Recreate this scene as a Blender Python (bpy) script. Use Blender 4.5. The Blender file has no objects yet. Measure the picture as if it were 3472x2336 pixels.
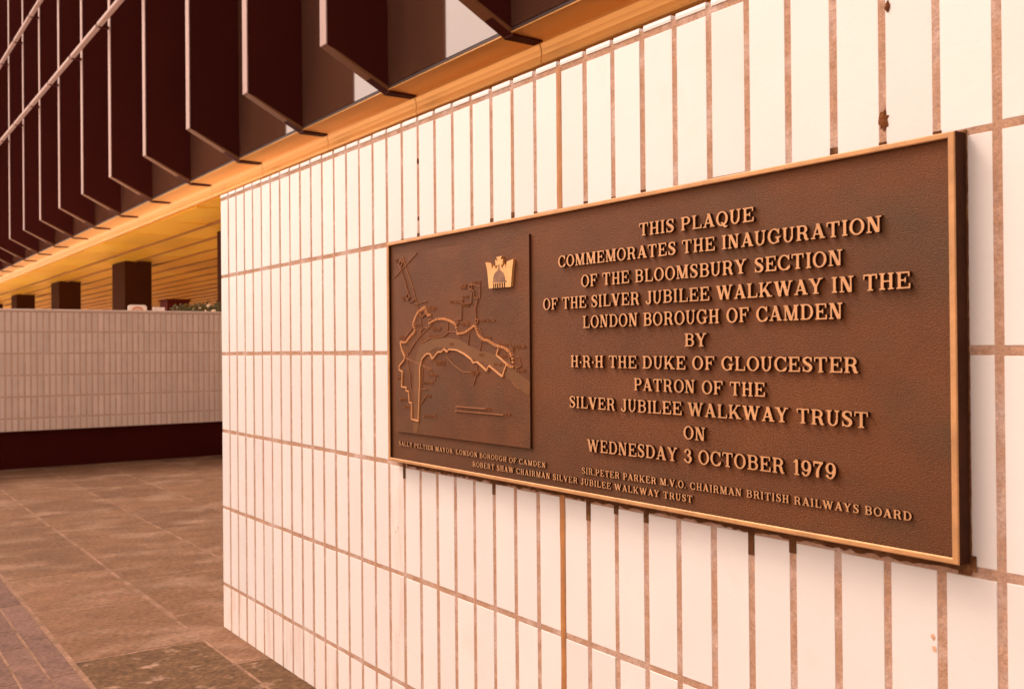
import bpy, bmesh, math, random
import numpy as np
from mathutils import Vector, Matrix
from mathutils.geometry import tessellate_polygon

SC = bpy.context.scene
COL = SC.collection
RND = random.Random(7)

# ------------------------------------------------------------------ units
# geometry is worked out in tile widths (0.1 m); V() turns it into metres with the pavement at z = 0
EYE = 12.349
def V(x, y, z): return (x * .1, y * .1, (z + EYE) * .1)

# ------------------------------------------------------------------ camera
cd = bpy.data.cameras.new('camera'); cam = bpy.data.objects.new('camera', cd); COL.objects.link(cam)
yaw, pit, rol = math.radians(34.79217), math.radians(.27523), math.radians(-.50766)
fw = Vector((-math.cos(yaw), math.sin(yaw), 0)); rt = Vector((math.sin(yaw), math.cos(yaw), 0)); up = Vector((0, 0, 1))
f2 = fw * math.cos(pit) + up * math.sin(pit); u2 = up * math.cos(pit) - fw * math.sin(pit)
r3 = rt * math.cos(rol) + u2 * math.sin(rol); u3 = u2 * math.cos(rol) - rt * math.sin(rol)
M = Matrix((r3, u3, -f2)).transposed().to_4x4(); M.translation = V(44.2677, -14.8602, 0)
cam.matrix_world = M
cd.sensor_width = 36; cd.lens = 34.995; cd.clip_start = .05; cd.clip_end = 3000
cd.dof.use_dof = True; cd.dof.focus_distance = 2.55; cd.dof.aperture_fstop = 7.5
SC.camera = cam

# ------------------------------------------------------------------ sky, sun, exposure
SUN_EL, SUN_AZ = math.radians(52), math.radians(212)       # azimuth of the sun, anticlockwise from +x
w = bpy.data.worlds.new('World'); SC.world = w; w.use_nodes = True
wn, wl = w.node_tree.nodes, w.node_tree.links
wn.clear()
sky = wn.new('ShaderNodeTexSky'); sky.sky_type = 'NISHITA'; sky.sun_disc = False
sky.sun_elevation = SUN_EL; sky.sun_rotation = math.pi / 2 - SUN_AZ; sky.dust_density = 4; sky.air_density = 1.0; sky.ozone_density = 1
hs = wn.new('ShaderNodeHueSaturation'); hs.inputs['Saturation'].default_value = .06      # white overcast
tn = wn.new('ShaderNodeMix'); tn.data_type = 'RGBA'; tn.blend_type = 'MULTIPLY'; tn.inputs[0].default_value = 1
tn.inputs[7].default_value = (1, .772, .65, 1)
bg = wn.new('ShaderNodeBackground'); bg.inputs['Strength'].default_value = .15
wo = wn.new('ShaderNodeOutputWorld')
wl.new(sky.outputs[0], hs.inputs['Color']); wl.new(hs.outputs[0], tn.inputs[6]); wl.new(tn.outputs[2], bg.inputs[0]); wl.new(bg.outputs[0], wo.inputs[0])
sl = bpy.data.lights.new('sun', 'SUN'); sl.energy = .55; sl.angle = math.radians(14); sl.color = (1, .785, .65)
so = bpy.data.objects.new('sun', sl); COL.objects.link(so)
sd = Vector((math.cos(SUN_AZ) * math.cos(SUN_EL), math.sin(SUN_AZ) * math.cos(SUN_EL), math.sin(SUN_EL)))
so.rotation_euler = sd.to_track_quat('Z', 'Y').to_euler(); so.location = (0, -5, 30)
SC.view_settings.view_transform = 'Standard'; SC.view_settings.look = 'None'
SC.view_settings.exposure = 1.02; SC.view_settings.gamma = 1

# ------------------------------------------------------------------ mesh helpers
class MB:
    def __init__(s): s.v = []; s.f = []; s.m = []
    def add(s, vs, fs, mi=0):
        b = len(s.v); s.v += [V(*q) for q in vs]; s.f += [[b + i for i in f] for f in fs]; s.m += [mi] * len(fs)
    def box(s, x0, x1, y0, y1, z0, z1, mi=0):
        s.add([(x0, y0, z0), (x1, y0, z0), (x1, y1, z0), (x0, y1, z0), (x0, y0, z1), (x1, y0, z1), (x1, y1, z1), (x0, y1, z1)],
              [(0, 3, 2, 1), (4, 5, 6, 7), (0, 1, 5, 4), (1, 2, 6, 5), (2, 3, 7, 6), (3, 0, 4, 7)], mi)
    def prism_x(s, prof, x0, x1, mi=0):                     # profile of (y, z), drawn along x
        n = len(prof)
        s.add([(x0, y, z) for y, z in prof] + [(x1, y, z) for y, z in prof],
              [tuple(range(n))[::-1], tuple(range(n, 2 * n))] + [(i, (i + 1) % n, n + (i + 1) % n, n + i) for i in range(n)], mi)
    def build(s, name, mats, parent=None, smooth=False, bevel=0):
        me = bpy.data.meshes.new(name); me.from_pydata(s.v, [], s.f)
        for m in (mats if isinstance(mats, (list, tuple)) else [mats]): me.materials.append(m)
        if any(s.m): me.polygons.foreach_set('material_index', s.m)
        bm = bmesh.new(); bm.from_mesh(me); bmesh.ops.recalc_face_normals(bm, faces=bm.faces); bm.to_mesh(me); bm.free()
        if smooth: me.polygons.foreach_set('use_smooth', [True] * len(me.polygons))
        o = bpy.data.objects.new(name, me); COL.objects.link(o)
        if parent: o.parent = parent; o.matrix_parent_inverse = Matrix.Translation(-parent.location)
        if bevel:
            b = o.modifiers.new('bevel', 'BEVEL'); b.width = bevel; b.segments = 2; b.limit_method = 'ANGLE'
        return o
def thing(name, loc, label, cat, group=None):
    o = bpy.data.objects.new(name, None); COL.objects.link(o); o.location = V(*loc); o.empty_display_size = .1
    return tag(o, label, cat, group)
def tag(o, label=None, cat=None, group=None, kind=None):
    for k, v in (('label', label), ('category', cat), ('group', group), ('kind', kind)):
        if v: o[k] = v
    return o

# ------------------------------------------------------------------ materials
def mat(name, base, rough=.6, metal=0, spec=.5, var=0, vscale=6, bump=0, bscale=40, island=0, stretch=None, dark=None, coat=0, detail=5, ior=1.45, grit=None):
    m = bpy.data.materials.new(name); m.use_nodes = True
    N, L = m.node_tree.nodes, m.node_tree.links
    b = N['Principled BSDF']; b.inputs['Roughness'].default_value = rough; b.inputs['Metallic'].default_value = metal
    b.inputs['Specular IOR Level'].default_value = spec; b.inputs['Coat Weight'].default_value = coat; b.inputs['IOR'].default_value = ior
    geo = N.new('ShaderNodeNewGeometry'); src = geo.outputs['Position']
    if stretch:
        mp = N.new('ShaderNodeMapping'); mp.inputs['Scale'].default_value = stretch; L.new(src, mp.inputs['Vector']); src = mp.outputs[0]
    col = None
    def rgb(c): 
        r = N.new('ShaderNodeRGB'); r.outputs[0].default_value = (*c, 1); return r.outputs[0]
    col = rgb(base)
    def mixc(fac, c, other, mode='MIX'):
        x = N.new('ShaderNodeMix'); x.data_type = 'RGBA'; x.blend_type = mode
        L.new(fac, x.inputs[0]) if not isinstance(fac, (int, float)) else setattr(x.inputs[0], 'default_value', fac)
        L.new(c, x.inputs[6]); L.new(other, x.inputs[7]); return x.outputs[2]
    def ramp(v, a, bb, lo=0., hi=1.):
        r = N.new('ShaderNodeMapRange'); r.inputs[1].default_value = a; r.inputs[2].default_value = bb
        r.inputs[3].default_value = lo; r.inputs[4].default_value = hi; L.new(v, r.inputs[0]); return r.outputs[0]
    def noise(scale, det=detail, rough_=.6):
        n = N.new('ShaderNodeTexNoise'); n.inputs['Scale'].default_value = scale; n.inputs['Detail'].default_value = det
        n.inputs['Roughness'].default_value = rough_; L.new(src, n.inputs['Vector']); return n.outputs['Fac']
    def scaled(v, c):
        hsn = N.new('ShaderNodeHueSaturation'); L.new(v, hsn.inputs['Value']); L.new(c, hsn.inputs['Color']); return hsn.outputs[0]
    if island: col = scaled(ramp(geo.outputs['Random Per Island'], 0, 1, 1 - island, 1 + island), col)
    if dark: col = mixc(ramp(noise(dark[1]), dark[2], dark[3]), col, rgb(dark[0]))
    if var: col = scaled(ramp(noise(vscale), .25, .75, 1 - var, 1 + var), col)
    if grit: col = scaled(ramp(noise(grit[0], 2), .3, .7, 1 - grit[1], 1 + grit[1]), col)
    L.new(col, b.inputs['Base Color'])
    if bump:
        bp = N.new('ShaderNodeBump'); bp.inputs['Strength'].default_value = bump; bp.inputs['Distance'].default_value = .004
        L.new(noise(bscale, 3, .55), bp.inputs['Height']); L.new(bp.outputs[0], b.inputs['Normal'])
    return m

TILE = mat('glazed_white_tile', (.82, .795, .775), .34, spec=.5, var=.04, vscale=4, bump=.09, bscale=80, island=.035, dark=((.76, .66, .59), 4, .58, .82))
GROUT = mat('brown_grout', (.47, .285, .192), .95, spec=.1, var=.22, vscale=40, bump=.35, bscale=220, dark=((.58, .43, .37), 9, .46, .66), grit=(170, .18))
SEAL = mat('ochre_sealant', (.44, .19, .06), .55, var=.2, vscale=20, bump=.3, bscale=50)
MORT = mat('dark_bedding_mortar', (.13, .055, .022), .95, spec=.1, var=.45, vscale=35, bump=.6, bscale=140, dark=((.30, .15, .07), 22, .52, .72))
RUST = mat('rusty_plug', (.17, .06, .02), .95, spec=.1, var=.5, vscale=40, bump=.8, bscale=120)
PATINA = mat('bronze_patina', (.142, .0465, .0118), .58, metal=.1, spec=.35, var=.24, vscale=3, bump=.65, bscale=300, dark=((.095, .048, .018), 2.4, .52, .78), stretch=(1, 1, 1.6), grit=(190, .16))
PATINA2 = mat('bronze_map_ground', (.140, .047, .0128), .58, metal=.1, spec=.35, var=.26, vscale=6, bump=.5, bscale=300, dark=((.095, .044, .017), 5, .52, .76), grit=(200, .14))
EDGE = mat('dark_bronze_edge', (.050, .0145, .0045), .7, spec=.15, var=.35, vscale=14, bump=.3, bscale=120)
BRONZE = mat('polished_bronze', (.62, .325, .150), .5, metal=.2, var=.16, vscale=14, bump=.12, bscale=160)
GOLD = mat('gilded_bronze', (.74, .41, .155), .45, metal=.3, var=.16, vscale=20, bump=.12, bscale=120)
MAPLINE = mat('worn_bronze_relief', (.30, .115, .036), .5, metal=.2, var=.25, vscale=20, bump=.2, bscale=200)
MAPBRT = mat('bright_bronze_relief', (.66, .32, .13), .5, metal=.2, var=.15, vscale=20)
RIVER = mat('smooth_brassy_river', (.165, .062, .0125), .5, metal=.15, var=.15, vscale=14)
DOME = mat('oxidised_bronze', (.24, .12, .07), .5, metal=.35, var=.45, vscale=26)
FIN = mat('maroon_anodised_metal', (.056, .0066, .0046), .6, spec=.12, var=.08, vscale=1.5)
FINEDGE = mat('pale_pink_metal_trim', (.44, .30, .27), .5, spec=.3, var=.08, vscale=2)
FINLOW = mat('orange_bounce_tan', (.20, .080, .028), .5, spec=.4, var=.08, vscale=2)  # orange light reflected onto the fins' sloping undersides, put into the colour
GLASSM = mat('bronze_tinted_glass', (.105, .046, .028), .04, ior=2.6, var=.14, vscale=.6, stretch=(3, 3, .2))
FRAME = mat('dark_window_frame', (.06, .025, .018), .5)
GLOWP = mat('glow_gold_ceiling', (1.0, .57, .045), .5, metal=.8, var=.12, vscale=.9, stretch=(.25, 1.2, 1), bump=.03, bscale=6, island=.10)  # warm lamp glow put into the base colour; metal mirrors the bright ground
GOLDF = mat('gold_anodised_fascia', (.95, .52, .16), .36, metal=.4, var=.06, vscale=1.2, stretch=(.3, 1, 1))
GAP = mat('shadow_gap_black', (.02, .008, .003), .9)
COLM = mat('dark_brown_column', (.050, .0150, .0050), .85, spec=.05, var=.1, vscale=2)
PLINTH = mat('maroon_black_plinth', (.062, .0060, .0032), .7, spec=.1, var=.15, vscale=3)
FTILE = mat('shade_tinted_tile', (.92, .755, .655), .5, spec=.3, var=.07, vscale=2.5, island=.07)  # same white tile as the near wall, its look in shade tinted in
SLAB = mat('brown_stone_slab', (.190, .101, .058), .85, spec=.15, var=.24, vscale=5, bump=.5, bscale=70, island=.12, dark=((.275, .168, .112), 2.1, .50, .68), stretch=(1.15, .85, 1), grit=(45, .28))
SLABD = mat('speckled_stone_slab', (.125, .068, .035), .85, spec=.15, var=.35, vscale=14, bump=.4, bscale=60, dark=((.30, .19, .13), 10, .57, .68), stretch=(1.0, .85, 1), grit=(50, .35))
JOINT = mat('pale_mortar_joint', (.255, .150, .100), .95, spec=.1, var=.5, vscale=6, grit=(60, .25))
BRICK = mat('purple_grey_brick', (.172, .098, .076), .85, spec=.15, var=.25, vscale=9, bump=.3, bscale=80, island=.12, grit=(50, .25))
BOUNCEG = mat('pale_bounce_ground', (.82, .74, .66), .85, spec=.2, var=.08, vscale=.5)  # unseen ground beyond the parapet, made pale to bounce light onto the ceiling
WHITE = mat('white_painted_board', (.80, .74, .70), .5)
ORANGE = mat('faded_orange_paint', (.62, .27, .15), .5)
REDP = mat('dark_red_paint', (.085, .0075, .003), .6, spec=.15, var=.15)
GREEN = mat('shrub_leaf', (.10, .085, .012), .6, island=.5)
BLOOM = mat('cream_blossom', (.80, .62, .42), .6, island=.12)
STEM = mat('shrub_stem', (.12, .07, .03), .8)
CONC = mat('building_concrete', (.30, .22, .18), .8)
TILE_D = mat('dirty_white_tile', (.81, .745, .705), .55, spec=.3, var=.04, vscale=9, bump=.2, bscale=95, island=.03, dark=((.70, .53, .46), 7, .5, .8), stretch=(2.2, 1, .5))
FGROUT = mat('buff_grout', (.78, .57, .44), .95, spec=.1, var=.12, vscale=10)
GAPSTRIP = mat('dark_gap_strip', (.30, .115, .018), .6, spec=.3)  # dark tone in place of the shade between slats
STAIN = mat('tan_stain', (.66, .40, .27), .8, var=.2, vscale=60)
FRAMEB = mat('rubbed_bronze_rim', (.56, .295, .125), .5, metal=.25, var=.22, vscale=18, bump=.15, bscale=120)

# ------------------------------------------------------------------ slab-serif capitals, drawn as shapes and contoured
RES = 176; PADX, PADY = .2, .2; GW = 1.7
yy, xx = np.mgrid[0:int((1 + 2 * PADY) * RES), 0:int((GW + 2 * PADX) * RES)]
PX, PY = xx / RES - PADX, yy / RES - PADY
S, T, OV, ST = .150, .085, .085, .075
class Glyph:
    def __init__(s): s.a = np.zeros(PX.shape, bool)
    def rect(s, x0, y0, x1, y1): s.a |= (PX >= x0) & (PX <= x1) & (PY >= y0) & (PY <= y1)
    def para(s, xb, yb, xt, yt, w):                         # sloping bar with level ends, w = level width
        xc = xb + (xt - xb) * (PY - yb) / (yt - yb)
        s.a |= (PY >= min(yb, yt)) & (PY <= max(yb, yt)) & (PX >= xc - w / 2) & (PX <= xc + w / 2)
    def foot(s, x, w, y): s.rect(x - w / 2, y, x + w / 2, y + ST)
    def stem(s, x, y0=0., y1=1., top=True, bot=True):
        s.rect(x, y0, x + S, y1)
        if bot: s.rect(x - OV, y0, x + S + OV, y0 + ST)
        if top: s.rect(x - OV, y1 - ST, x + S + OV, y1)
    def ring(s, cx, cy, rx, ry, wx=S, wy=T, clip=None):
        o = ((PX - cx) / rx) ** 2 + ((PY - cy) / ry) ** 2 <= 1
        i = ((PX - cx) / (rx - wx)) ** 2 + ((PY - cy) / (ry - wy)) ** 2 < 1
        r = o & ~i
        if clip is not None: r &= clip
        s.a |= r
    def bowl(s, x0, y0, y1, xc, rx, w=S):
        s.rect(x0, y1 - T, xc, y1); s.rect(x0, y0, xc, y0 + T)
        s.ring(xc, (y0 + y1) / 2, rx, (y1 - y0) / 2, w, T, PX >= xc)
    def path(s, pts, ws):
        n = len(pts); P = np.array(pts); W = np.array(ws)
        for k in np.linspace(0, n - 1.001, 90):
            i = int(k); t = k - i; p0, p1, p2, p3 = P[max(i - 1, 0)], P[i], P[min(i + 1, n - 1)], P[min(i + 2, n - 1)]
            q = .5 * ((2 * p1) + (-p0 + p2) * t + (2 * p0 - 5 * p1 + 4 * p2 - p3) * t * t + (-p0 + 3 * p1 - 3 * p2 + p3) * t ** 3)
            r = (W[i] * (1 - t) + W[min(i + 1, n - 1)] * t) / 2
            s.a |= (PX - q[0]) ** 2 + (PY - q[1]) ** 2 <= r * r
def glyph(c):
    g = Glyph(); o = OV
    if c == 'I': g.stem(o); w = S + 2 * o
    elif c == 'H': g.stem(o); g.stem(o + .45); g.rect(o, .46, o + .5, .46 + T); w = .45 + S + 2 * o
    elif c == 'T':
        w = .74; g.stem(w / 2 - S / 2, top=False); g.rect(0, 1 - T, w, 1); g.rect(0, .70, .065, 1); g.rect(w - .065, .70, w, 1)
    elif c in 'EFL':
        g.stem(o, top=True); w = .68 if c != 'L' else .66
        if c != 'L':
            g.rect(o, 1 - T, w, 1); g.rect(w - .07, .72, w, 1); g.rect(o, .46, .48, .46 + T); g.rect(.43, .36, .49, .66)
        if c != 'F': g.rect(o, 0, w + .03, T); g.rect(w - .04, 0, w + .03, .31); w += .03
    elif c == 'P': g.stem(o); g.bowl(o, .42, 1, .42, .27); w = .70
    elif c == 'B': g.stem(o); g.bowl(o, .50, 1, .42, .26, S * .93); g.bowl(o, 0, .50 + T, .43, .29); w = .73
    elif c == 'D': g.stem(o); g.bowl(o, 0, 1, .40, .38); w = .79
    elif c == 'R':
        g.stem(o); g.bowl(o, .45, 1, .42, .26); g.path([(.44, .49), (.55, .36), (.58, .2), (.63, .06), (.74, .05)], [.12, .17, .17, .15, .06]); w = .78
    elif c in 'OQ':
        g.ring(.40, .5, .40, .52); w = .80
        if c == 'Q': g.path([(.34, .20), (.44, .17), (.52, .0), (.62, -.10), (.76, -.06)], [.07, .1, .14, .13, .05])
    elif c in 'CG':
        g.ring(.41, .5, .41, .52, clip=(PX < .62) | (PY > .74) & (PX < .70) | (PY < .24) & (PX < .72)); g.rect(.66, .64, .735, 1.0); w = .76
        if c == 'C': g.path([(.60, .05), (.70, .14), (.74, .29)], [.11, .09, .06])
        else: g.rect(.57, .04, .57 + S, .42); g.rect(.47, .38, .83, .38 + ST); w = .82
    elif c == 'J':
        g.stem(.30, .22, 1, bot=False); g.path([(.385, .30), (.37, .12), (.26, .025), (.13, .06), (.09, .2)], [.165, .15, .1, .1, .14]); w = .30 + S + o
    elif c == 'K':
        g.stem(o); g.para(.24, .34, .66, 1, .11); g.para(.70, 0, .38, .56, .20); g.foot(.68, .34, 1 - ST); g.foot(.70, .36, 0); w = .87
    elif c == 'M':
        g.rect(.09, 0, .09 + T, 1); g.foot(.135, .27, 0); g.rect(.01, 1 - ST, .2, 1); g.stem(.73); g.para(.50, 0, .19, 1, .20); g.para(.50, 0, .78, 1, .10); w = .73 + S + o
    elif c == 'N':
        g.rect(.09, 0, .09 + T, 1); g.foot(.135, .29, 0); g.rect(0, 1 - ST, .2, 1); g.rect(.60, 0, .60 + T, 1); g.foot(.645, .29, 1 - ST); g.para(.585, 0, .185, 1, .20); w = .80
    elif c == 'A':
        g.para(.11, 0, .405, 1, .095); g.para(.66, 0, .385, 1, .20); g.rect(.2, .27, .6, .27 + T * .9); g.foot(.12, .27, 0); g.foot(.66, .33, 0); w = .80
    elif c == 'V':
        g.para(.42, 0, .13, 1, .20); g.para(.41, 0, .66, 1, .095); g.foot(.13, .33, 1 - ST); g.foot(.67, .26, 1 - ST); w = .80
    elif c == 'W':
        g.para(.36, 0, .12, 1, .19); g.para(.35, 0, .58, 1, .09); g.para(.82, 0, .57, 1, .19); g.para(.81, 0, 1.03, 1, .09)
        g.foot(.12, .31, 1 - ST); g.foot(.56, .31, 1 - ST); g.foot(1.04, .26, 1 - ST); w = 1.16
    elif c == 'Y':
        g.para(.40, .42, .12, 1, .19); g.para(.40, .42, .66, 1, .095); g.rect(.315, 0, .315 + S, .46); g.foot(.398, .36, 0); g.foot(.12, .32, 1 - ST); g.foot(.67, .27, 1 - ST); w = .80
    elif c == 'U':
        g.rect(o, .36, o + S, 1); g.foot(o + S / 2, S + 2 * o, 1 - ST); g.rect(.57, .34, .57 + T, 1); g.foot(.61, .28, 1 - ST)
        g.ring(.37, .36, .285, .38, .13, T, PY <= .37); w = .75
    elif c == 'S':
        g.path([(.54, .74), (.47, .91), (.31, .965), (.14, .88), (.11, .72), (.24, .57), (.42, .45), (.51, .28), (.44, .10), (.29, .035), (.12, .11), (.06, .28)],
               [.06, .08, .085, .13, .165, .19, .19, .17, .13, .085, .08, .06])
        g.rect(.50, .66, .56, .99); g.rect(.03, .01, .09, .34); w = .60
    elif c == '1': g.stem(.16, top=False); g.para(.05, .80, .22, 1, .09); w = .16 + S + o
    elif c == '3':
        g.path([(.10, .76), (.20, .94), (.36, .95), (.47, .82), (.45, .64), (.30, .53)], [.15, .09, .1, .16, .15, .08])
        g.path([(.30, .53), (.48, .44), (.53, .26), (.44, .07), (.26, .035), (.09, .20)], [.08, .14, .17, .13, .085, .16]); w = .60
    elif c == '7': g.rect(.03, .86, .60, 1); g.rect(.03, .68, .09, 1); g.path([(.54, .92), (.36, .62), (.27, .3), (.27, .07)], [.08, .12, .16, .18]); w = .62
    elif c == '9':
        g.ring(.30, .66, .29, .35, .15, T); g.path([(.52, .68), (.50, .36), (.38, .08), (.22, .035), (.10, .17)], [.16, .16, .1, .085, .15]); w = .61
    elif c == '.': g.a |= (PX - .09) ** 2 + (PY - .08) ** 2 < .085 ** 2; w = .18
    elif c == ':': g.a |= (PX - .09) ** 2 + (PY - .42) ** 2 < .085 ** 2; w = .18       # raised point
    else: return None, .30
    return g.a, w
def contours(a, step=4):
    f = a.astype(float)
    for _ in range(2):                                      # soft corners, as cast metal has
        for ax in (0, 1):
            f = sum(np.roll(f, k, ax) for k in range(-3, 4)) / 7
    f = f[::step, ::step]; h = step / RES
    H, W = f.shape; nxt = {}
    def pt(e):
        (i, j), d = e
        i2, j2 = (i, j + 1) if d == 0 else (i + 1, j)
        t = (.5 - f[i, j]) / (f[i2, j2] - f[i, j])
        return ((j + (t if d == 0 else 0)) * h - PADX, (i + (t if d else 0)) * h - PADY)
    B = f > .5
    idx = np.argwhere(B[:-1, :-1].astype(int) + B[1:, :-1] + B[:-1, 1:] + B[1:, 1:] > 0)
    for i, j in idx:
        k = B[i, j] * 1 + B[i, j + 1] * 2 + B[i + 1, j + 1] * 4 + B[i + 1, j] * 8
        if k == 15: continue
        b, r, t, l = ((i, j), 0), ((i, j + 1), 1), ((i + 1, j), 0), ((i, j), 1)
        for s_, e_ in {1: [(b, l)], 2: [(r, b)], 3: [(r, l)], 4: [(t, r)], 5: [(b, l), (t, r)], 6: [(t, b)], 7: [(t, l)], 8: [(l, t)], 9: [(b, t)],
                       10: [(l, t), (r, b)], 11: [(r, t)], 12: [(l, r)], 13: [(b, r)], 14: [(l, b)]}[int(k)]:
            nxt[s_] = e_
    out = []
    while nxt:
        s0 = next(iter(nxt)); loop = []; e = s0
        while e in nxt: loop.append(pt(e)); e = nxt.pop(e)
        if len(loop) > 6: out.append(simplify(loop))
    return out
def simplify(l, tol=.0045):
    def dp(p):
        if len(p) < 3: return p
        a, b = np.array(p[0]), np.array(p[-1]); q = np.array(p); d = b - a; n = np.hypot(*d)
        dist = np.abs(d[0] * (q[:, 1] - a[1]) - d[1] * (q[:, 0] - a[0])) / n if n > 1e-9 else np.hypot(*(q - a).T)
        k = int(dist.argmax())
        return [p[0], p[-1]] if dist[k] < tol else dp(p[:k + 1])[:-1] + dp(p[k:])
    h = len(l) // 2
    return dp(l[:h + 1])[:-1] + dp(l[h:] + l[:1])[:-1]
CACHE = {}
def shape(c):
    if c not in CACHE:
        a, w_ = glyph(c); CACHE[c] = (contours(a) if a is not None else [], w_)
    return CACHE[c]
def relief(mb, loops, fx, y_top, y_base, draft, mi=0):
    """raise flat outlines out of the plate: loops of (x, z) through fx, face at y_top, foot at y_base"""
    L3 = [[Vector((*fx(p), 0)) for p in l] for l in loops]
    flat = [p for l in L3 for p in l]
    tris = tessellate_polygon(L3)
    mb.add([(p.x, y_top, p.y) for p in flat], [t for t in tris], 0)
    for l in L3:
        n = len(l); foot = []
        for i in range(n):
            t = (l[(i + 1) % n] - l[i - 1]); t = t / max(t.length, 1e-9)
            foot.append((l[i].x + t.y * draft, y_base, l[i].y - t.x * draft))
        mb.add([(p.x, y_top, p.y) for p in l] + foot, [(i, (i + 1) % n, n + (i + 1) % n, n + i) for i in range(n)], mi)
def inscription(text, x0, x1, base, cap, parent, name, slope=0, yt=-.335, yb=-.26, gap=.115):
    nat = sum(shape(c)[1] for c in text) + gap * (len(text) - 1); sx = (x1 - x0) / nat
    mb = MB(); x = 0
    for c in text:
        loops, w_ = shape(c)
        if loops:
            dx, dz = RND.uniform(-.012, .012), RND.uniform(-.012, .012)
            relief(mb, loops, lambda p: (x0 + sx * (x + p[0] + dx), base + cap * (p[1] + dz) + slope * (x / nat)), yt, yb, .006, 1)
        x += w_ + gap
    return mb.build(name, [BRONZE, EDGE], parent)

# ---- outlines of the relief map, in tile widths on the plaque face (x, z)
RIVER_=[(18.12,-2.47),(18.19,-2.08),(18.18,-1.23),(18.24,-0.55),(18.34,-0.19),(18.5,0.03),(18.77,0.2),(19.37,0.33),(20.2,0.34),(20.77,0.27),(21.23,0.13),(21.76,-0.03),(22.28,-0.08),(22.7,-0.19),(23.18,-0.38),(23.65,-0.61),(24.12,-0.83),(24.11,-1.16),(23.74,-1.06),(23.38,-0.88),(23.04,-0.68),(22.63,-0.48),(22.2,-0.39),(21.68,-0.29),(21.38,-0.23),(21.0,-0.09),(20.6,-0.02),(20.04,0.06),(19.49,0.05),(19.01,-0.11),(18.76,-0.33),(18.66,-0.64),(18.6,-1.17),(18.51,-2.06),(18.39,-2.46)]
THICK=[[(17.41,0.24),(17.5,0.03),(17.69,-0.19),(17.64,-0.31),(17.35,-0.47),(17.33,-0.59),(17.54,-0.67),(17.48,-1.11),(17.77,-1.13),(17.77,-1.22),(17.91,-1.24),(17.96,-1.57),(18.09,-1.58),(18.08,-2.06),(18.49,-2.1),(18.59,-1.1),(18.6,-0.55),(18.72,-0.28),(19.01,-0.11),(19.2,-0.11),(19.36,-0.26),(19.66,-0.06),(19.87,-0.06),(19.99,0.03),(20.16,-0.06),(20.28,0.01),(20.68,-0.01),(21.08,-0.12),(21.44,-0.27),(21.53,-0.36),(21.72,-0.33),(22.2,-0.57),(22.31,-0.43),(22.92,-0.71),(23.12,-0.38),(22.67,-0.15),(22.75,0.01)]]
BEAD=[[(17.44,0.25),(17.74,0.22),(18.01,0.39),(18.35,0.56),(18.22,0.79),(18.34,0.95),(18.51,1.12),(18.95,1.27),(19.08,1.01),(19.31,1.02)],[(19.16,0.76),(19.37,0.83),(19.63,0.88),(19.97,0.88),(20.29,0.82),(20.62,0.71),(20.71,0.56),(20.73,0.44),(21.08,0.46),(21.39,0.56),(21.64,0.67)],[(21.65,0.64),(21.81,0.38),(22.0,0.27),(22.28,0.23),(22.57,0.11),(22.98,0.05),(23.22,-0.04),(23.39,-0.21),(23.43,-0.4)],[(23.12,-0.39),(23.32,-0.46),(23.47,-0.43)]]
FINE=[[(21.7,0.83),(21.65,1.11),(21.79,1.38),(21.61,1.4),(21.59,1.59),(21.49,1.61)],[(20.57,0.83),(20.93,0.83),(20.95,1.26),(21.45,1.26),(21.5,1.57)],[(17.48,2.5),(17.73,2.13),(17.84,1.88),(17.96,1.74)],[(18.01,1.43),(18.18,1.45),(18.37,1.51)]]
THIN=[[(17.01,2.22),(18.48,2.88)],[(17.6,2.84),(17.83,2.44),(18.15,1.97),(18.39,1.5),(18.59,1.05),(18.76,0.65)],[(18.23,1.35),(19.05,1.43)],[(21.9,1.83),(21.87,1.38)],[(21.49,1.77),(21.86,1.7)],[(17.6,0.31),(18.22,0.7)],[(17.83,-0.15),(18.35,0.25),(18.66,0.43),(19.37,0.76)],[(18.65,0.37),(18.77,0.2)],[(18.66,0.43),(18.69,0.58),(18.89,0.66),(19.04,0.64)],[(18.77,0.2),(19.19,0.34),(19.96,0.38),(20.29,0.51),(20.71,0.49)],[(20.21,0.76),(20.19,0.52)],[(21.32,0.45),(21.25,0.13)],[(21.93,0.25),(21.86,-0.03)],[(17.74,-0.24),(18.56,-0.42),(19.26,-0.55),(19.3,-0.69)],[(17.83,-0.26),(17.99,-0.74),(18.05,-1.13)],[(20.11,-0.19),(20.52,-0.44),(20.99,-0.61),(21.38,-0.62)],[(21.72,-0.43),(21.68,-0.68),(21.51,-0.97)],[(23.45,0.13),(23.41,-0.07)],[(23.56,-0.21),(23.66,-0.19),(23.77,-0.42),(23.57,-0.48),(23.47,-0.4)],[(18.76,-0.55),(18.7,-1.12)],[(18.63,-1.61),(18.99,-1.29)],[(18.55,-1.16),(18.99,-1.14)],[(18.83,-0.48),(19.18,-0.61)],[(19.1,-0.21),(19.27,-0.3)],[(21.85,0.58),(21.95,0.39)],[(23.31,0.12),(23.38,-0.03)],[(23.22,-0.15),(23.24,-0.32)],[(23.38,-0.86),(23.68,-1.02)]]
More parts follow.
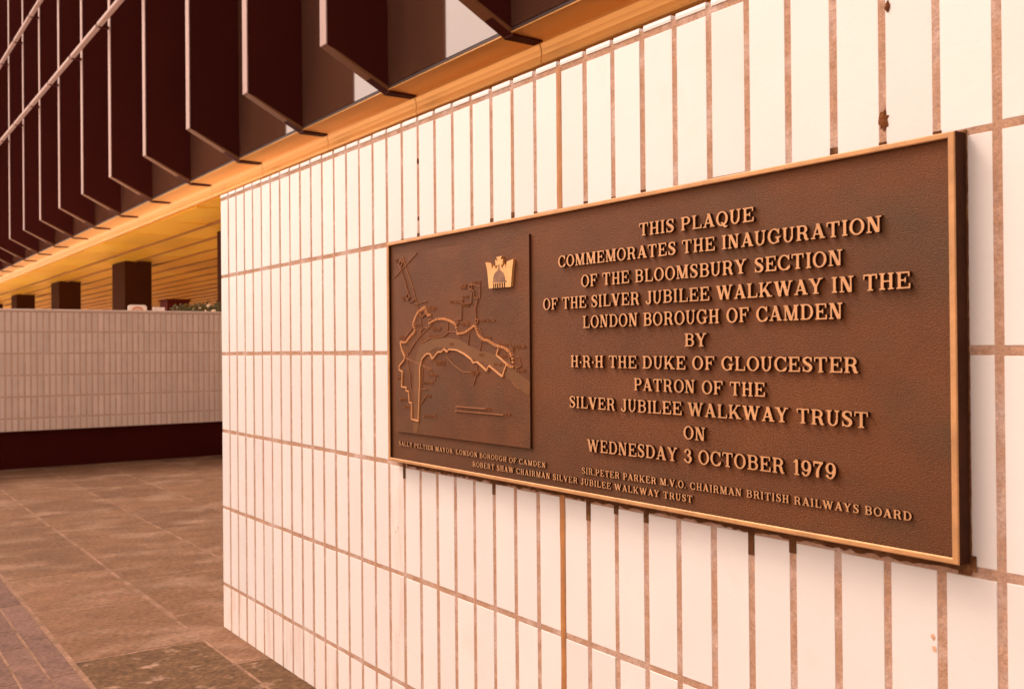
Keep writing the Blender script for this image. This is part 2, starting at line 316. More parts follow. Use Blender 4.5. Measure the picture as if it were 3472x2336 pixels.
SQ=[[(17.36,2.63),(17.5,2.74),(17.6,2.63),(17.45,2.51)],[(17.79,1.62),(17.91,1.72),(18.03,1.59),(17.91,1.5)],[(18.64,1.08),(18.86,1.19),(18.97,1.06),(18.75,0.96)],[(19.14,0.86),(19.31,0.9),(19.33,0.79),(19.18,0.75)],[(21.38,1.77),(21.5,1.76),(21.5,1.63),(21.38,1.64)],[(20.65,0.75),(20.7,0.78),(20.77,0.74),(20.71,0.71)],[(21.66,0.83),(21.79,0.8),(21.76,0.72),(21.67,0.7)],[(20.91,1.39),(21.01,1.38),(21.01,1.3),(20.91,1.31)],[(23.25,-0.19),(23.38,-0.19),(23.43,-0.32),(23.29,-0.34)]]
BAR=[[(20.62,-1.58),(22.11,-1.58)],[(20.58,-1.7),(22.96,-1.7)]]
LAB=[[(17.07,2.78),(17.26,2.76)],[(17.12,2.71),(17.27,2.7)],[(17.46,1.59),(17.69,1.58)],[(17.54,1.52),(17.71,1.51)],[(20.89,1.77),(21.21,1.75)],[(20.89,1.71),(21.21,1.69)],[(20.98,1.45),(21.32,1.43)],[(20.26,1.35),(20.9,1.31)],[(20.98,1.21),(21.32,1.19)],[(19.14,1.24),(19.62,1.22)],[(19.16,1.17),(19.51,1.15)],[(20.87,0.74),(21.31,0.73)],[(20.96,0.69),(21.3,0.68)],[(19.27,0.64),(19.81,0.62)],[(19.35,0.59),(19.73,0.58)],[(21.9,0.78),(22.62,0.75)],[(18.33,0.74),(18.65,0.73)],[(17.34,0.39),(17.68,0.38)],[(19.11,0.4),(19.7,0.38)],[(17.75,-0.04),(18.01,-0.04)],[(22.76,0.12),(23.14,0.12)],[(23.47,0.07),(23.95,0.06)],[(22.86,-0.18),(23.17,-0.19)],[(22.51,-0.39),(23.02,-0.39)],[(23.53,-0.54),(24.01,-0.54)],[(22.03,0.32),(22.38,0.31)],[(19.43,-0.33),(20.04,-0.34)],[(19.52,-0.41),(20.03,-0.41)],[(21.38,-0.61),(21.8,-0.61)],[(21.44,-0.66),(21.74,-0.66)],[(17.14,-0.85),(17.41,-0.85)],[(19.1,-0.73),(19.59,-0.73)],[(18.82,-0.96),(19.34,-0.95)],[(18.86,-1.34),(19.21,-1.33)],[(17.31,-1.5),(17.73,-1.49)],[(17.58,-1.72),(18.03,-1.71)],[(18.79,-1.93),(19.48,-1.9)],[(22.11,-1.59),(22.35,-1.58)],[(23.04,-1.68),(23.31,-1.67)],[(20.29,0.17),(20.52,0.16)],[(21.79,-0.14),(22.06,-0.15)],[(19.35,-0.85),(19.52,-0.84)],[(21.49,1.81),(21.79,1.79)]]
CROWN=[[(22.41,1.6),(22.38,1.8),(22.34,2.08),(22.25,2.31),(22.53,2.26),(22.57,2.1),(22.65,2.2),(22.76,2.08),(22.81,2.15),(22.84,2.19),(22.73,2.18),(22.72,2.34),(22.79,2.3),(22.84,2.31),(22.77,2.4),(23.02,2.41),(22.98,2.33),(23.02,2.32),(23.07,2.34),(23.06,2.17),(22.98,2.2),(23.01,2.15),(23.03,2.08),(23.16,2.2),(23.21,2.08),(23.25,2.25),(23.55,2.29),(23.49,2.04),(23.42,1.59)]]
DOME_=[(22.57,1.75),(22.62,1.77),(22.63,1.89),(22.69,1.98),(22.82,2.04),(22.87,2.08),(22.87,2.19),(22.91,2.19),(22.92,2.08),(22.98,2.03),(23.09,1.97),(23.15,1.87),(23.17,1.77),(23.23,1.76),(23.24,1.73)]
SLOT=[[(22.62,1.72),(22.66,1.72),(22.67,1.59),(22.62,1.59)],[(22.71,1.72),(22.76,1.72),(22.76,1.59),(22.72,1.59)],[(22.81,1.72),(22.86,1.72),(22.86,1.59),(22.81,1.59)],[(22.91,1.72),(22.96,1.72),(22.96,1.59),(22.92,1.59)],[(23.02,1.72),(23.06,1.72),(23.07,1.59),(23.02,1.59)],[(23.12,1.72),(23.17,1.72),(23.17,1.59),(23.13,1.59)]]
PANEL=[[(17.04,2.93),(24.13,2.87),(24.11,-2.48),(17.1,-2.49)]]
# ------------------------------------------------------------------ ground
g = MB(); g.add([(-20000, -20000, -.06), (20000, -20000, -.06), (20000, 20000, -.06), (-20000, 20000, -.06)], [(0, 1, 2, 3)]); 
g.v = [(x, y, -.012) for x, y, z in g.v]
tag(g.build('ground', BOUNCEG), kind='structure')
jb = MB(); jb.box(-78, 110, -85, 75, -EYE - .09, -EYE - .014)
jo = tag(jb.build('pavement_bed', JOINT), kind='structure')
pv = MB()
Z0 = -EYE
def slab(mb, x0, x1, y0, y1, mi, g_, jit):
    q = [RND.uniform(-jit, jit) for _ in range(4)]; t = RND.uniform(-.006, .006)
    x0, x1, y0, y1 = x0 + g_ / 2 + q[0], x1 - g_ / 2 + q[1], y0 + g_ / 2 + q[2], y1 - g_ / 2 + q[3]; c = .03
    mb.add([(x0, y0, Z0 - .03), (x1, y0, Z0 - .03), (x1, y1, Z0 - .03), (x0, y1, Z0 - .03),
            (x0 + c, y0 + c, Z0 + t), (x1 - c, y0 + c, Z0 + t), (x1 - c, y1 - c, Z0 + t), (x0 + c, y1 - c, Z0 + t)],
           [(4, 5, 6, 7), (0, 1, 5, 4), (1, 2, 6, 5), (2, 3, 7, 6), (3, 0, 4, 7)], mi)
YB = [-6.68, -1.4, 4.75, 10.6]
while YB[-1] < 70: YB.append(YB[-1] + 6)
OFF = [1.5, -3.2, -1.0, 2.0]
for r in range(len(YB) - 1):
    x = -78 + (OFF[r % 4] + 78) % 8.7 - 8.7
    while x < 108:
        a, b = max(x, -77.5), min(x + 8.7, 108)
        if b - a > 1: slab(pv, a, b, YB[r], YB[r + 1], 1 if (r == 0 and 1 < x < 3) or (r == 1 and 3 < x < 8) or RND.random() < .03 else 0, RND.uniform(.13, .2), .04)
        x += 8.7
bk = MB(); y = -6.72; r = 0
while y > -46:
    x = -77 + (r % 2) * 1.6
    while x < 106: slab(bk, x, x + 3.2, y - 1.05, y, 0, .07, .02); x += 3.2
    y -= 1.05; r += 1
tag(pv.build('pavement', [SLAB, SLABD]), kind='structure')
tag(bk.build('brick_paving', BRICK), kind='structure')

# ------------------------------------------------------------------ tiled wall with the plaque
ROWZ = [7.033, 6.83, 3.365, -.086, -3.546, -6.965, -10.39, -EYE]
wall = thing('tiled_wall', (30, 1.5, -EYE), 'white tiled freestanding wall carrying the bronze plaque, tall upright tiles in brown grout', 'wall')
NX = 62
wb = MB(); wb.box(.02, NX, -.007, 3, -EYE, 6.95); wb.build('wall_core', GROUT, wall)
PX0, PX1, PZ0, PZ1 = 16.57, 35.5, -3.42, 3.34
tl = MB()
def tile(mb, x0, x1, z0, z1, y=0., pr=.014, c=.008, jit=.012, mi=0):
    d = RND.uniform(-.004, .004); tw = RND.uniform(-.003, .003)
    x0 += RND.uniform(-jit, jit); x1 += RND.uniform(-jit, jit); z0 += RND.uniform(-jit, jit); z1 += RND.uniform(-jit, jit)
    q = [(x0, z0), (x1, z0), (x1, z1), (x0, z1)]; p_ = [(x0 + c, z0 + c), (x1 - c, z0 + c), (x1 - c, z1 - c), (x0 + c, z1 - c)]
    mb.add([(a, y + .005, b) for a, b in q] + [(a, y - pr + c * .7, b) for a, b in q] +
           [(a, y - pr + d + (tw if i in (0, 3) else -tw), b) for i, (a, b) in enumerate(p_)],
           [(8, 9, 10, 11)] + [(k + i, k + (i + 1) % 4, k + 4 + (i + 1) % 4, k + 4 + i) for k in (0, 4) for i in range(4)], mi)
for n in range(NX):
    for r in range(1, 7):
        z1, z0 = ROWZ[r] - .075, ROWZ[r + 1] + (.075 if r < 6 else 0)
        a, b = n + (.076 if n else .0), n + 1 - .076
        if n == 24: b -= .02
        if n == 25: a += .02
        if r in (2, 3) and a < PX1 and b > PX0:              # cut round the plaque
            if a > PX0 - .1 and b < PX1 + .1: continue
            if b > PX1: a = PX1 + .012 + RND.uniform(0, .01)
            elif a < PX0: b = min(b, PX0 - .03)
            if b - a < .1: continue
        if r == 1 and a < PX1 and b > PX0: z0 = PZ1 + .06 + RND.uniform(0, .02)
        if r == 4 and a < PX1 and b > PX0: z1 = PZ0 - .20 - RND.uniform(0, .03)
        tile(tl, a, b, z0, z1, mi=1 if (n == 16 and r in (4, 5)) or (r == 6 and n < 12) else 0)
for n in range(3):                                           # the return at the wall's end
    for r in range(1, 7):
        y0_, y1_, z0, z1 = n + (.02 if n == 0 else .076), n + 1 - .076, ROWZ[r + 1] + (.075 if r < 6 else 0), ROWZ[r] - .075
        tl.box(.004, .021, y0_, y1_, z0, z1)
tl.build('tile_facing', [TILE, TILE_D], wall)
cp = MB()                                                    # rounded coping tiles
for n in range(NX):
    a, b = n + (.076 if n else 0) + RND.uniform(-.015, .015), n + .924 + RND.uniform(-.015, .015); dz = RND.uniform(-.012, .012)
    prof = [(-.024, 6.905), (-.03, 6.97), (-.022, 7.01), (-.02, 7.035), (.05, 7.045), (2.9, 7.045), (2.9, 6.9)]
    cp.prism_x([(y_, z_ + dz) for y_, z_ in prof], a, b)
cp.build('coping_tiles', TILE, wall)
ej = MB()
zz = [-EYE + .02 + i * (6.85 + EYE) / 44 for i in range(45)]
for sgn in (-1, 1): pass
pts = [(24.895 + RND.uniform(-.012, .012), 25.1 + RND.uniform(-.012, .012), z) for z in zz]
for (a0, b0, z0), (a1, b1, z1) in zip(pts, pts[1:]):
    ej.add([(a0, -.02, z0), (b0, -.02, z0), (b1, -.02, z1), (a1, -.02, z1), ((a0 + b0) / 2, -.03, z0), ((a1 + b1) / 2, -.03, z1)], [(0, 4, 5, 3), (4, 1, 2, 5)])
ej.build('expansion_joint', SEAL, wall)
# dirty bedding mortar round the plaque
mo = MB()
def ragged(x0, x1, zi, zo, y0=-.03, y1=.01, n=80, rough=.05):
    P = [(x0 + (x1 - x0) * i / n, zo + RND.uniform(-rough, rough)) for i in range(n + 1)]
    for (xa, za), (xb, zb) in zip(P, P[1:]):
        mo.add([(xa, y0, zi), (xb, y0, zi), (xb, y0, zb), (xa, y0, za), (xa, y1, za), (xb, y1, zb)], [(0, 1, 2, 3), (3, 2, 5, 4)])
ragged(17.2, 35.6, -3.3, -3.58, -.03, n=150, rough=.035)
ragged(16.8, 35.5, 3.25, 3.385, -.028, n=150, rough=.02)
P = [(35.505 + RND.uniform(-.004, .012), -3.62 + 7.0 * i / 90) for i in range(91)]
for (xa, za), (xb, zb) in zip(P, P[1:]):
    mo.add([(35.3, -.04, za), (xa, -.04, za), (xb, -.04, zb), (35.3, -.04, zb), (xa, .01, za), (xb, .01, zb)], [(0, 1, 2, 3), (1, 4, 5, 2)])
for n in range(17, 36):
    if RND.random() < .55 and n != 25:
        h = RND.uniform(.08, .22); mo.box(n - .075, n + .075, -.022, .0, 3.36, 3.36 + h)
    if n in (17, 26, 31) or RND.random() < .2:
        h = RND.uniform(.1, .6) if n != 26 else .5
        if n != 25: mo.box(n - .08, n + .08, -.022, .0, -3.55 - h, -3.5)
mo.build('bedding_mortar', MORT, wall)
def blob(mb, x, y, z, rx, ry, rz, n=9, m=6, rough=.25):
    vs, fs = [], []
    for i in range(m + 1):
        th = math.pi * i / m
        for j in range(n):
            k = 1 + RND.uniform(-rough, rough); ph = 2 * math.pi * j / n
            vs.append((x + rx * k * math.sin(th) * math.cos(ph), y + ry * math.sin(th) * math.sin(ph), z + rz * (k if 0 < i < m else 1) * math.cos(th)))
    fs = [(i * n + j, i * n + (j + 1) % n, (i + 1) * n + (j + 1) % n, (i + 1) * n + j) for i in range(m) for j in range(n)]
    mb.add(vs, fs)
for x, z, rx, rz in [(34.02, 3.83, .095, .15), (34.12, 5.73, .045, .09), (18.0, 5.70, .05, .075), (18.0, 3.97, .035, .06)]:
    b_ = MB(); blob(b_, x, -.01, z, rx, .03, rz, 14, 10, .4); b_.build('wall_plug', RUST, wall)

for x, z, r_ in [(34.84, -4.74, .055), (34.86, -4.93, .06), (16.55, -5.55, .04), (16.4, -5.7, .035), (16.6, -8.9, .03), (16.5, -9.15, .035), (12.4, -8.2, .025)]:
    b_ = MB(); blob(b_, x, -.008, z, r_, .014, r_ * 1.3, 11, 6, .35); b_.build('tile_stain', STAIN, wall)

# ------------------------------------------------------------------ plaque
pq = thing('commemorative_plaque', ((PX0 + PX1) / 2, -.2, PZ0), 'cast bronze plaque with raised capitals and a relief map, fixed to the white tiled wall', 'plaque')
bp_ = MB(); bp_.box(PX0 + .02, PX1 - .02, -.265, -.012, PZ0 + .02, PZ1 - .02, 0); bp_.build('back_plate', PATINA, pq)
fr = MB(); fwid, fb = .12, .10
O = [(PX0, PZ0), (PX1, PZ0), (PX1, PZ1), (PX0, PZ1)]; I = [(PX0 + fwid, PZ0 + fb), (PX1 - fwid, PZ0 + fb), (PX1 - fwid, PZ1 - fb), (PX0 + fwid, PZ1 - fb)]
e = .018
O2 = [(PX0 + e, PZ0 + e), (PX1 - e, PZ0 + e), (PX1 - e, PZ1 - e), (PX0 + e, PZ1 - e)]
I2 = [(x + (-e if i in (0, 3) else e), z + (-e if i < 2 else e)) for i, (x, z) in enumerate(I)]
fr.add([(x, -.35, z) for x, z in O2] + [(x, -.35, z) for x, z in I2] + [(x, -.332, z) for x, z in O] + [(x, -.332, z) for x, z in I],
       [(i, (i + 1) % 4, 4 + (i + 1) % 4, 4 + i) for i in range(4)] + [(i, (i + 1) % 4, 8 + (i + 1) % 4, 8 + i) for i in range(4)] +
       [(4 + i, 4 + (i + 1) % 4, 12 + (i + 1) % 4, 12 + i) for i in range(4)], 0)
fr.add([(x, -.332, z) for x, z in O] + [(x, -.0, z) for x, z in O] + [(x, -.332, z) for x, z in I] + [(x, -.2, z) for x, z in I],
       [(i, (i + 1) % 4, 4 + (i + 1) % 4, 4 + i) for i in range(4)] + [(8 + i, 8 + (i + 1) % 4, 12 + (i + 1) % 4, 12 + i) for i in range(4)], 1)
fr.build('frame', [FRAMEB, EDGE], pq)
LINES = [('THIS PLAQUE', 28.2, 31.41, 2.41, .275, -.03), ('COMMEMORATES THE INAUGURATION', 25.32, 34.18, 1.95, .27, -.05),
 ('OF THE BLOOMSBURY SECTION', 26.19, 33.40, 1.43, .275, -.03), ('OF THE SILVER JUBILEE WALKWAY IN THE', 24.70, 34.70, .95, .275, -.02),
 ('LONDON BOROUGH OF CAMDEN', 26.24, 33.39, .48, .28, 0), ('BY', 29.55, 30.16, .025, .265, 0), ('H:R:H THE DUKE OF GLOUCESTER', 25.78, 33.70, -.43, .27, -.03),
 ('PATRON OF THE', 27.99, 31.64, -.915, .265, -.02), ('SILVER JUBILEE WALKWAY TRUST', 25.71, 33.88, -1.385, .27, 0), ('ON', 29.49, 30.10, -1.865, .265, 0),
 ('WEDNESDAY 3 OCTOBER 1979', 26.36, 33.22, -2.365, .28, .05), ('SIR.PETER PARKER M.V.O. CHAIRMAN BRITISH RAILWAYS BOARD', 26.13, 34.66, -2.905, .145, .06),
 ('SALLY PELTIER MAYOR. LONDON BOROUGH OF CAMDEN', 17.2, 24.71, -2.905, .128, 0), ('ROBERT SHAW CHAIRMAN SILVER JUBILEE WALKWAY TRUST', 21.39, 29.70, -3.17, .14, .02)]
for tx, x0, x1, bz, ch, sp in LINES:
    small = ch < .2
    o_ = inscription(tx, x0, x1, bz, ch, pq, 'inscription_line', sp, -.305 if small else -.33, -.255, .17 if small else .115)
    o_['label'] = 'raised bronze line reading ' + tx.replace(':', '.').replace('\n', ' ')
mpn = MB(); q = PANEL[0]
relief(mpn, [[q[3], q[2], q[1], q[0]]], lambda p: p, -.325, -.26, .006, 1)
panel = mpn.build('map_panel', [PATINA2, EDGE], pq, bevel=0)
YP = -.325
def ribbon(mb, pts, w_, h, dash=0, duty=.62, closed=False):
    if closed: pts = pts + [pts[0]]
    for (xa, za), (xb, zb) in zip(pts, pts[1:]):
        L_ = math.hypot(xb - xa, zb - za)
        if L_ < 1e-6: continue
        tx, tz = (xb - xa) / L_, (zb - za) / L_; nx, nz = -tz * w_ / 2, tx * w_ / 2
        segs = [(-w_ * .25, L_ + w_ * .25)] if not dash else [(k * L_ / max(1, round(L_ / dash)), (k + duty) * L_ / max(1, round(L_ / dash))) for k in range(max(1, round(L_ / dash)))]
        for s0, s1 in segs:
            y1 = YP - h * RND.uniform(.85, 1.1)
            A = [(xa + tx * s + nx * k, za + tz * s + nz * k) for s, k in ((s0, -1), (s1, -1), (s1, 1), (s0, 1))]
            B = [(xa + tx * s + nx * k, za + tz * s + nz * k) for s, k in ((s0 + w_ * .1, -.7), (s1 - w_ * .1, -.7), (s1 - w_ * .1, .7), (s0 + w_ * .1, .7))]
            mb.add([(x, YP + .004, z) for x, z in A] + [(x, y1, z) for x, z in B], [(4, 5, 6, 7)] + [(i, (i + 1) % 4, 4 + (i + 1) % 4, 4 + i) for i in range(4)])
rv = MB(); relief(rv, [RIVER_[::-1]], lambda p: p, YP - .006, YP + .004, .004); rv.build('river_relief', RIVER, panel)
a_ = MB()
for l in THICK: ribbon(a_, l, .045, .038)
a_.build('riverside_route', MAPBRT, panel)
for nm_, grp, wd, hh, da, du, cl_, mt_ in (('beaded_walkway', BEAD, .075, .045, .078, .6, False, MAPBRT), ('dotted_route', FINE, .04, .035, .05, .7, False, MAPLINE),
        ('square_outline', SQ, .03, .035, 0, 1, True, MAPLINE), ('street_line', THIN, .022, .022, 0, 1, False, MAPLINE), ('scale_bar', BAR, .03, .035, 0, 1, False, MAPLINE)):
    for l in grp:
        a_ = MB(); ribbon(a_, l, wd, hh, da, du, cl_); a_.build(nm_, mt_, panel)
for (xa, za), (xb, zb) in LAB:                               # place names too small to read
    x = xa; a_ = MB()
    while x < xb:
        s_ = RND.uniform(.022, .038); k = RND.random(); z_ = za + (zb - za) * (x - xa) / (xb - xa)
        ribbon(a_, [(x + .01, z_ - .028), (x + .01, z_ + .03)], .015, .018)
        if k > .35: ribbon(a_, [(x + .004, z_ + (.03 if k > .7 else -.028)), (x + s_, z_ + (.03 if k > .55 else -.028))], .015, .022)
        if k > .6: ribbon(a_, [(x + s_, z_ - .03), (x + s_, z_ + .03)], .015, .024)
        x += s_ + .028
    a_.build('place_name', MAPLINE, panel)
em = MB(); relief(em, [CROWN[0]], lambda p: p, YP - .075, YP + .004, .008)
crown = em.build('crown_emblem', GOLD, panel)
dm = MB(); relief(dm, [DOME_[::-1]], lambda p: p, YP - .083, YP - .07, .003); dm.build('dome_motif', DOME, crown)
sm = MB()
for s_ in SLOT: relief(sm, [s_], lambda p: p, YP - .081, YP - .07, .0)
sm.build('column_slots', EDGE, crown)

# ------------------------------------------------------------------ low tiled parapet across the way
XF = -73.3
pa = thing('tiled_parapet', (XF - 1.6, 25, -EYE), 'low white ribbed tile parapet on a dark plinth, in shade under the canopy', 'wall')
c_ = MB(); c_.box(XF - 3.2, XF, -46, 66, -8.3, 4.6); c_.build('wall_core', FGROUT, pa)
c_ = MB(); c_.box(XF - 2.9, XF - .5, -45.9, 65.9, -EYE - .05, -8.3); c_.build('plinth', PLINTH, pa)
ft = MB(); FZ = [4.55, 2.33, .0, -2.32, -4.62, -6.93, -8.35]
y = -46
while y < 66:
    for r in range(6):
        d_ = RND.uniform(0, .01)
        a, b, z0, z1 = y + .1 + RND.uniform(-.015, .015), y + .52 + RND.uniform(-.015, .015), FZ[r + 1] + .09, FZ[r] - .09
        xo, c = XF + .03 + d_, .02
        ft.add([(XF - .01, a, z0), (XF - .01, b, z0), (XF - .01, b, z1), (XF - .01, a, z1), (xo, a + c, z0 + c), (xo, b - c, z0 + c), (xo, b - c, z1 - c), (xo, a + c, z1 - c)],
               [(4, 5, 6, 7)] + [(i, (i + 1) % 4, 4 + (i + 1) % 4, 4 + i) for i in range(4)])
    y += .622
ft.build('tile_facing', FTILE, pa)
c_ = MB(); c_.box(XF - 3.25, XF + .12, -46.05, 66.05, 4.55, 4.80); c_.build('coping', FTILE, pa, bevel=.004)

# ------------------------------------------------------------------ office block on columns, with its fins and glow-coloured canopy ceiling
CX, CY, LF = 44.2677, -14.86, 36.5
yF, yT, yE = CY + LF, CY + 1.168 * LF, CY + 1.255 * LF
zF, zT, zC, zTop = .738 * LF, .647 * LF, .602 * LF, 100.
SP = 19.67; X0 = CX - 2.228 * LF
XL, XR = X0 - 32.5 * SP, X0 + 11.5 * SP
ob = thing('office_block', (-60, 90, -EYE), 'dark fin-fronted office block raised on columns over a slatted ceiling with warm glow painted into its gold', 'building')
fin_p = MB(); fin_p.prism_x([(yF + .12, zF - .02), (yT, zT), (yT + .15, zT), (yT + .15, zTop), (yF + .12, zTop)], -.55, .55)
ed_p = MB(); ed_p.prism_x([(yF, zF), (yF + .12, zF - .06), (yF + .12, zTop), (yF, zTop)], -.65, .65)
lo_p = MB(); lo_p.prism_x([(yF + .15, zF - .12), (yT + .1, zT - .02), (yT + .1, zT + .35), (yF + .9, zF - .35)], -.62, .62)
ft_p = MB(); ft_p.box(-.6, .6, yT + .1, yE - .25, zT - .12, zT + .33)
protos = None
for k in range(-10, 32):
    x = X0 - k * SP
    if protos is None:
        a = fin_p.build('sun_fin', FIN, ob); b = [ed_p.build('edge_trim', FINEDGE, a), lo_p.build('lit_underside', FINLOW, a), ft_p.build('fin_foot', FIN, a)]
        protos = (a, b); base_x = x
        a.location.x = x * .1
        for q in b: q.matrix_parent_inverse = Matrix.Identity(4)
    else:
        a = protos[0].copy(); COL.objects.link(a); a.location.x = x * .1
        for q in protos[1]: c = q.copy(); COL.objects.link(c); c.parent = a
gp = MB()
for k in range(-10, 32):
    x = X0 - k * SP
    gp.add([(x - SP + .3, yT, zT + .5), (x - .3, yT, zT + .5), (x - .3, yT, zTop), (x - SP + .3, yT, zTop)], [(0, 1, 2, 3)])
    pn = MB(); pn.v, pn.f, pn.m = gp.v, gp.f, gp.m; pn.build('window_pane', GLASSM, ob); gp = MB()
bf = MB(); bf.box(XL, XR, yT - .06, yT + .3, zT + .16, zT + .40); bf.build('window_sill', FRAME, ob)
# rails on brackets in front of the fins
for zr in (1.365 * LF, 1.858 * LF):
    yR = CY + .949 * LF
    rl = MB()
    for k in range(-10, 32):
        x = X0 - k * SP
        rl.box(x - SP + .45, x - .45, yR, yR + .8, zr - .27, zr + .27)
    rr = rl.build('maintenance_rail', FINEDGE, ob, bevel=.01)
    for k in range(-10, 32):
        x = X0 - k * SP; br = MB(); br.box(x - .22, x + .22, yR + .35, yF + .3, zr - .35, zr + .05); br.build('rail_bracket', FIN, rr)
fa = MB()
for k in range(-10, 32):
    x = X0 - k * SP
    prof = [(yT - .05, zT + .08), (yE - .35, zT + .0), (yE - .12, zT - .12), (yE + .02, zT - .5), (yE + .06, zT - .95), (yE - .0, zC + .25), (yE + .12, zC + .06), (yE + .4, zC), (yE + .6, zC + .1), (yE + .6, zT + .6), (yT + .4, zT + .6), (yT + .4, zT + .14), (yT - .05, zT + .14)]
    fa.prism_x(prof, x - SP + .06, x - .06)
fa.build('fascia', GOLDF, ob)
ce = MB(); bk_ = MB(); y = yE + .75; ypl = 40.3
edges = [yE + .75, 40.3]
while edges[-1] < 182: edges.append(edges[-1] + 7.0)
for y0, y1 in zip(edges, edges[1:]):
    x = XL + RND.uniform(-20, 0)
    while x < XR:
        x1 = x + 20
        t = RND.uniform(-.10, .10)
        ce.add([(x + .3, y0 + .36, zC + t), (x1 - .3, y0 + .36, zC + t), (x1 - .3, y1 - .36, zC - t), (x + .3, y1 - .36, zC - t),
                (x + .1, y0 + .22, zC + 1.), (x1 - .1, y0 + .22, zC + 1.), (x1 - .1, y1 - .22, zC + 1.), (x + .1, y1 - .22, zC + 1.)],
               [(0, 1, 2, 3), (0, 1, 5, 4), (2, 3, 7, 6), (1, 2, 6, 5), (3, 0, 4, 7)])
        x = x1
ce.build('slatted_ceiling', GLOWP, ob)
for yb in edges[1:-1]:
    m_ = MB(); m_.box(XL, XR, yb - .22, yb + .22, zC - .26, zC + .9); m_.build('gap_shade_strip', GAPSTRIP, ob)  # dark strips added under the joints, standing in for shaded slat gaps
bd = MB(); bd.box(XL, XR, yT + .5, 92, zT + .7, zTop - .5); bd.box(XL, XR, yE + .7, edges[-1] + 1, zC + 1.1, zT + .69); bd.box(XL, XR, 92.1, edges[-1] + 1, zT + .7, zC + 9); bd.build('building_core', GAP, ob)
for xc in range(-444, 300, 80):
    cm = MB(); cm.box(xc - 12.5, xc, 45, 51.3, -EYE - .05, zC + .9); cl_ = cm.build('column', COLM, ob, bevel=.012)
for xc in range(-444, 300, 80):
    cm = MB(); cm.box(xc - 12.5, xc, 128, 134.3, -EYE - .05, zC + .9); cm.build('column', COLM, ob, bevel=.012)

# ------------------------------------------------------------------ things seen over the parapet
s1 = thing('round_motif_sign', (-79.5, 16.1, -EYE), 'white sign with rounded top corners and an orange arched motif, just over the parapet', 'sign')
m_ = MB(); pr = []
for yy_, zz_ in [(15.0, 3.4), (17.15, 3.4), (17.15, 5.42), (17.05, 5.58), (16.85, 5.66), (15.3, 5.66), (15.1, 5.58), (15.0, 5.42)]: pr.append((yy_, zz_))
n_ = len(pr); m_.add([(-78.1, a, b) for a, b in pr] + [(-78.3, a, b) for a, b in pr], [tuple(range(n_)), tuple(range(n_, 2 * n_))[::-1]] + [(i, (i + 1) % n_, n_ + (i + 1) % n_, n_ + i) for i in range(n_)])
sb = m_.build('sign_board', WHITE, s1)
for r0, r1 in ((.52, .74), (.22, .38)):
    m_ = MB(); vs = []
    for i in range(25):
        t = math.pi * i / 24
        vs += [(-78.06, 16.08 + r0 * math.cos(t), 4.72 + r0 * 1.0 * math.sin(t)), (-78.06, 16.08 + r1 * math.cos(t), 4.72 + r1 * math.sin(t))]
    m_.add(vs, [(2 * i, 2 * i + 1, 2 * i + 3, 2 * i + 2) for i in range(24)]); m_.build('arch_motif', ORANGE, sb)
m_ = MB(); m_.box(-78.5, -78.3, 15.95, 16.2, -EYE - .02, 5.2); m_.build('post', COLM, s1)
s2 = thing('blank_sign', (-79.5, 18.6, -EYE), 'small white blank board between the motif sign and the dark red cabinet', 'sign')
m_ = MB(); m_.box(-78.4, -78.2, 17.9, 19.3, 3.6, 5.42); m_.build('sign_board', WHITE, s2, bevel=.006)
m_ = MB(); m_.box(-78.7, -78.4, 18.5, 18.75, -EYE - .02, 5.0); m_.build('post', COLM, s2)
kc = thing('street_cabinet', (-193, 53.5, -EYE), 'dark red upright cabinet standing beyond the parapet, left of the flowers', 'cabinet')
m_ = MB(); m_.box(-196, -190, 51.0, 56.1, -EYE + .8, 11.9); cab = m_.build('cabinet_body', REDP, kc, bevel=.012)
m_ = MB(); m_.box(-196.3, -189.7, 50.7, 56.4, 11.9, 12.35); m_.build('cabinet_cap', REDP, kc, bevel=.01)
m_ = MB(); m_.box(-195.8, -190.2, 51.2, 55.9, -EYE - .02, -EYE + .8); m_.build('cabinet_plinth', COLM, kc)
m_ = MB(); m_.box(-190, -189.85, 51.5, 55.6, -EYE + 1.5, 11.2); m_.build('cabinet_door', REDP, cab, bevel=.006)

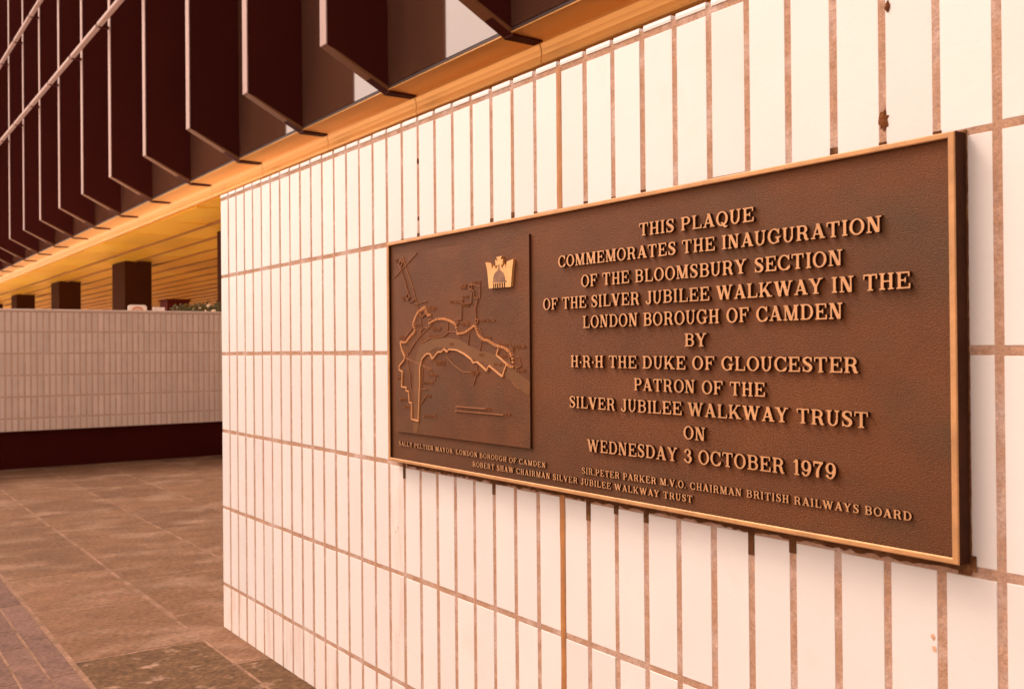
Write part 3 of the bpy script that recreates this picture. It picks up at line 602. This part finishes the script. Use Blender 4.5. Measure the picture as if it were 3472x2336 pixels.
sh = thing('flowering_shrub', (-82, 24.3, -EYE), 'green shrub with cream blossoms growing behind the parapet beside the white tiled wall', 'shrub')
m_ = MB()
for i in range(7):
    a = RND.uniform(-1.4, 1.6); b = RND.uniform(-1.2, 1.2)
    n = 6; r0, r1 = .16, .05
    vs = [(-82 + r0 * math.cos(t), 24.3 + r0 * math.sin(t), -EYE - .03) for t in [2 * math.pi * j / n for j in range(n)]] + \
         [(-82 + b + r1 * math.cos(t), 24.3 + a + r1 * math.sin(t), 4.6) for t in [2 * math.pi * j / n for j in range(n)]]
    m_.add(vs, [(j, (j + 1) % n, n + (j + 1) % n, n + j) for j in range(n)])
m_.build('stem', STEM, sh)
m_ = MB()
def leaf(mb, c, s):
    d = Vector((RND.gauss(0, 1), RND.gauss(0, 1), RND.gauss(0, .8))).normalized(); e_ = d.orthogonal().normalized()
    e_.rotate(Matrix.Rotation(RND.uniform(0, 6.28), 3, d)); k = d.cross(e_) * .12 * s; c = Vector(c)
    mb.add([tuple(c), tuple(c + d * s * .5 + e_ * s * .28 + k), tuple(c + d * s), tuple(c + d * s * .5 - e_ * s * .28 + k)], [(0, 1, 2), (0, 2, 3)])
for i in range(2600):
    y_ = RND.uniform(21.6, 27.5); top = 5.9 + .25 * math.sin(y_ * 2.1) + .18 * (y_ - 24) * .6
    z_ = top - abs(RND.gauss(0, 2.4)); x_ = -82 + RND.gauss(0, 1.4)
    if z_ < -6: continue
    leaf(m_, (min(x_, -77.2), y_, z_), RND.uniform(.25, .5))
m_.build('foliage', GREEN, sh)
for yb_, zb_, r_, xb_ in [(24.58, 5.73, .24, -78.2), (23.66, 5.45, .13, -78.6), (24.55, 4.97, .25, -76.2), (23.9, 5.05, .13, -77.2)]:
    m_ = MB()
    for i in range(26):
        d = Vector((RND.gauss(0, 1), RND.gauss(0, 1), RND.gauss(0, 1))).normalized()
        leaf(m_, Vector((xb_, yb_, zb_)) + d * r_ * .55, r_ * .9)
    blob(m_, xb_, yb_, zb_, r_ * .75, r_ * .75, r_ * .75, rough=.1)
    m_.build('blossom', BLOOM, sh)
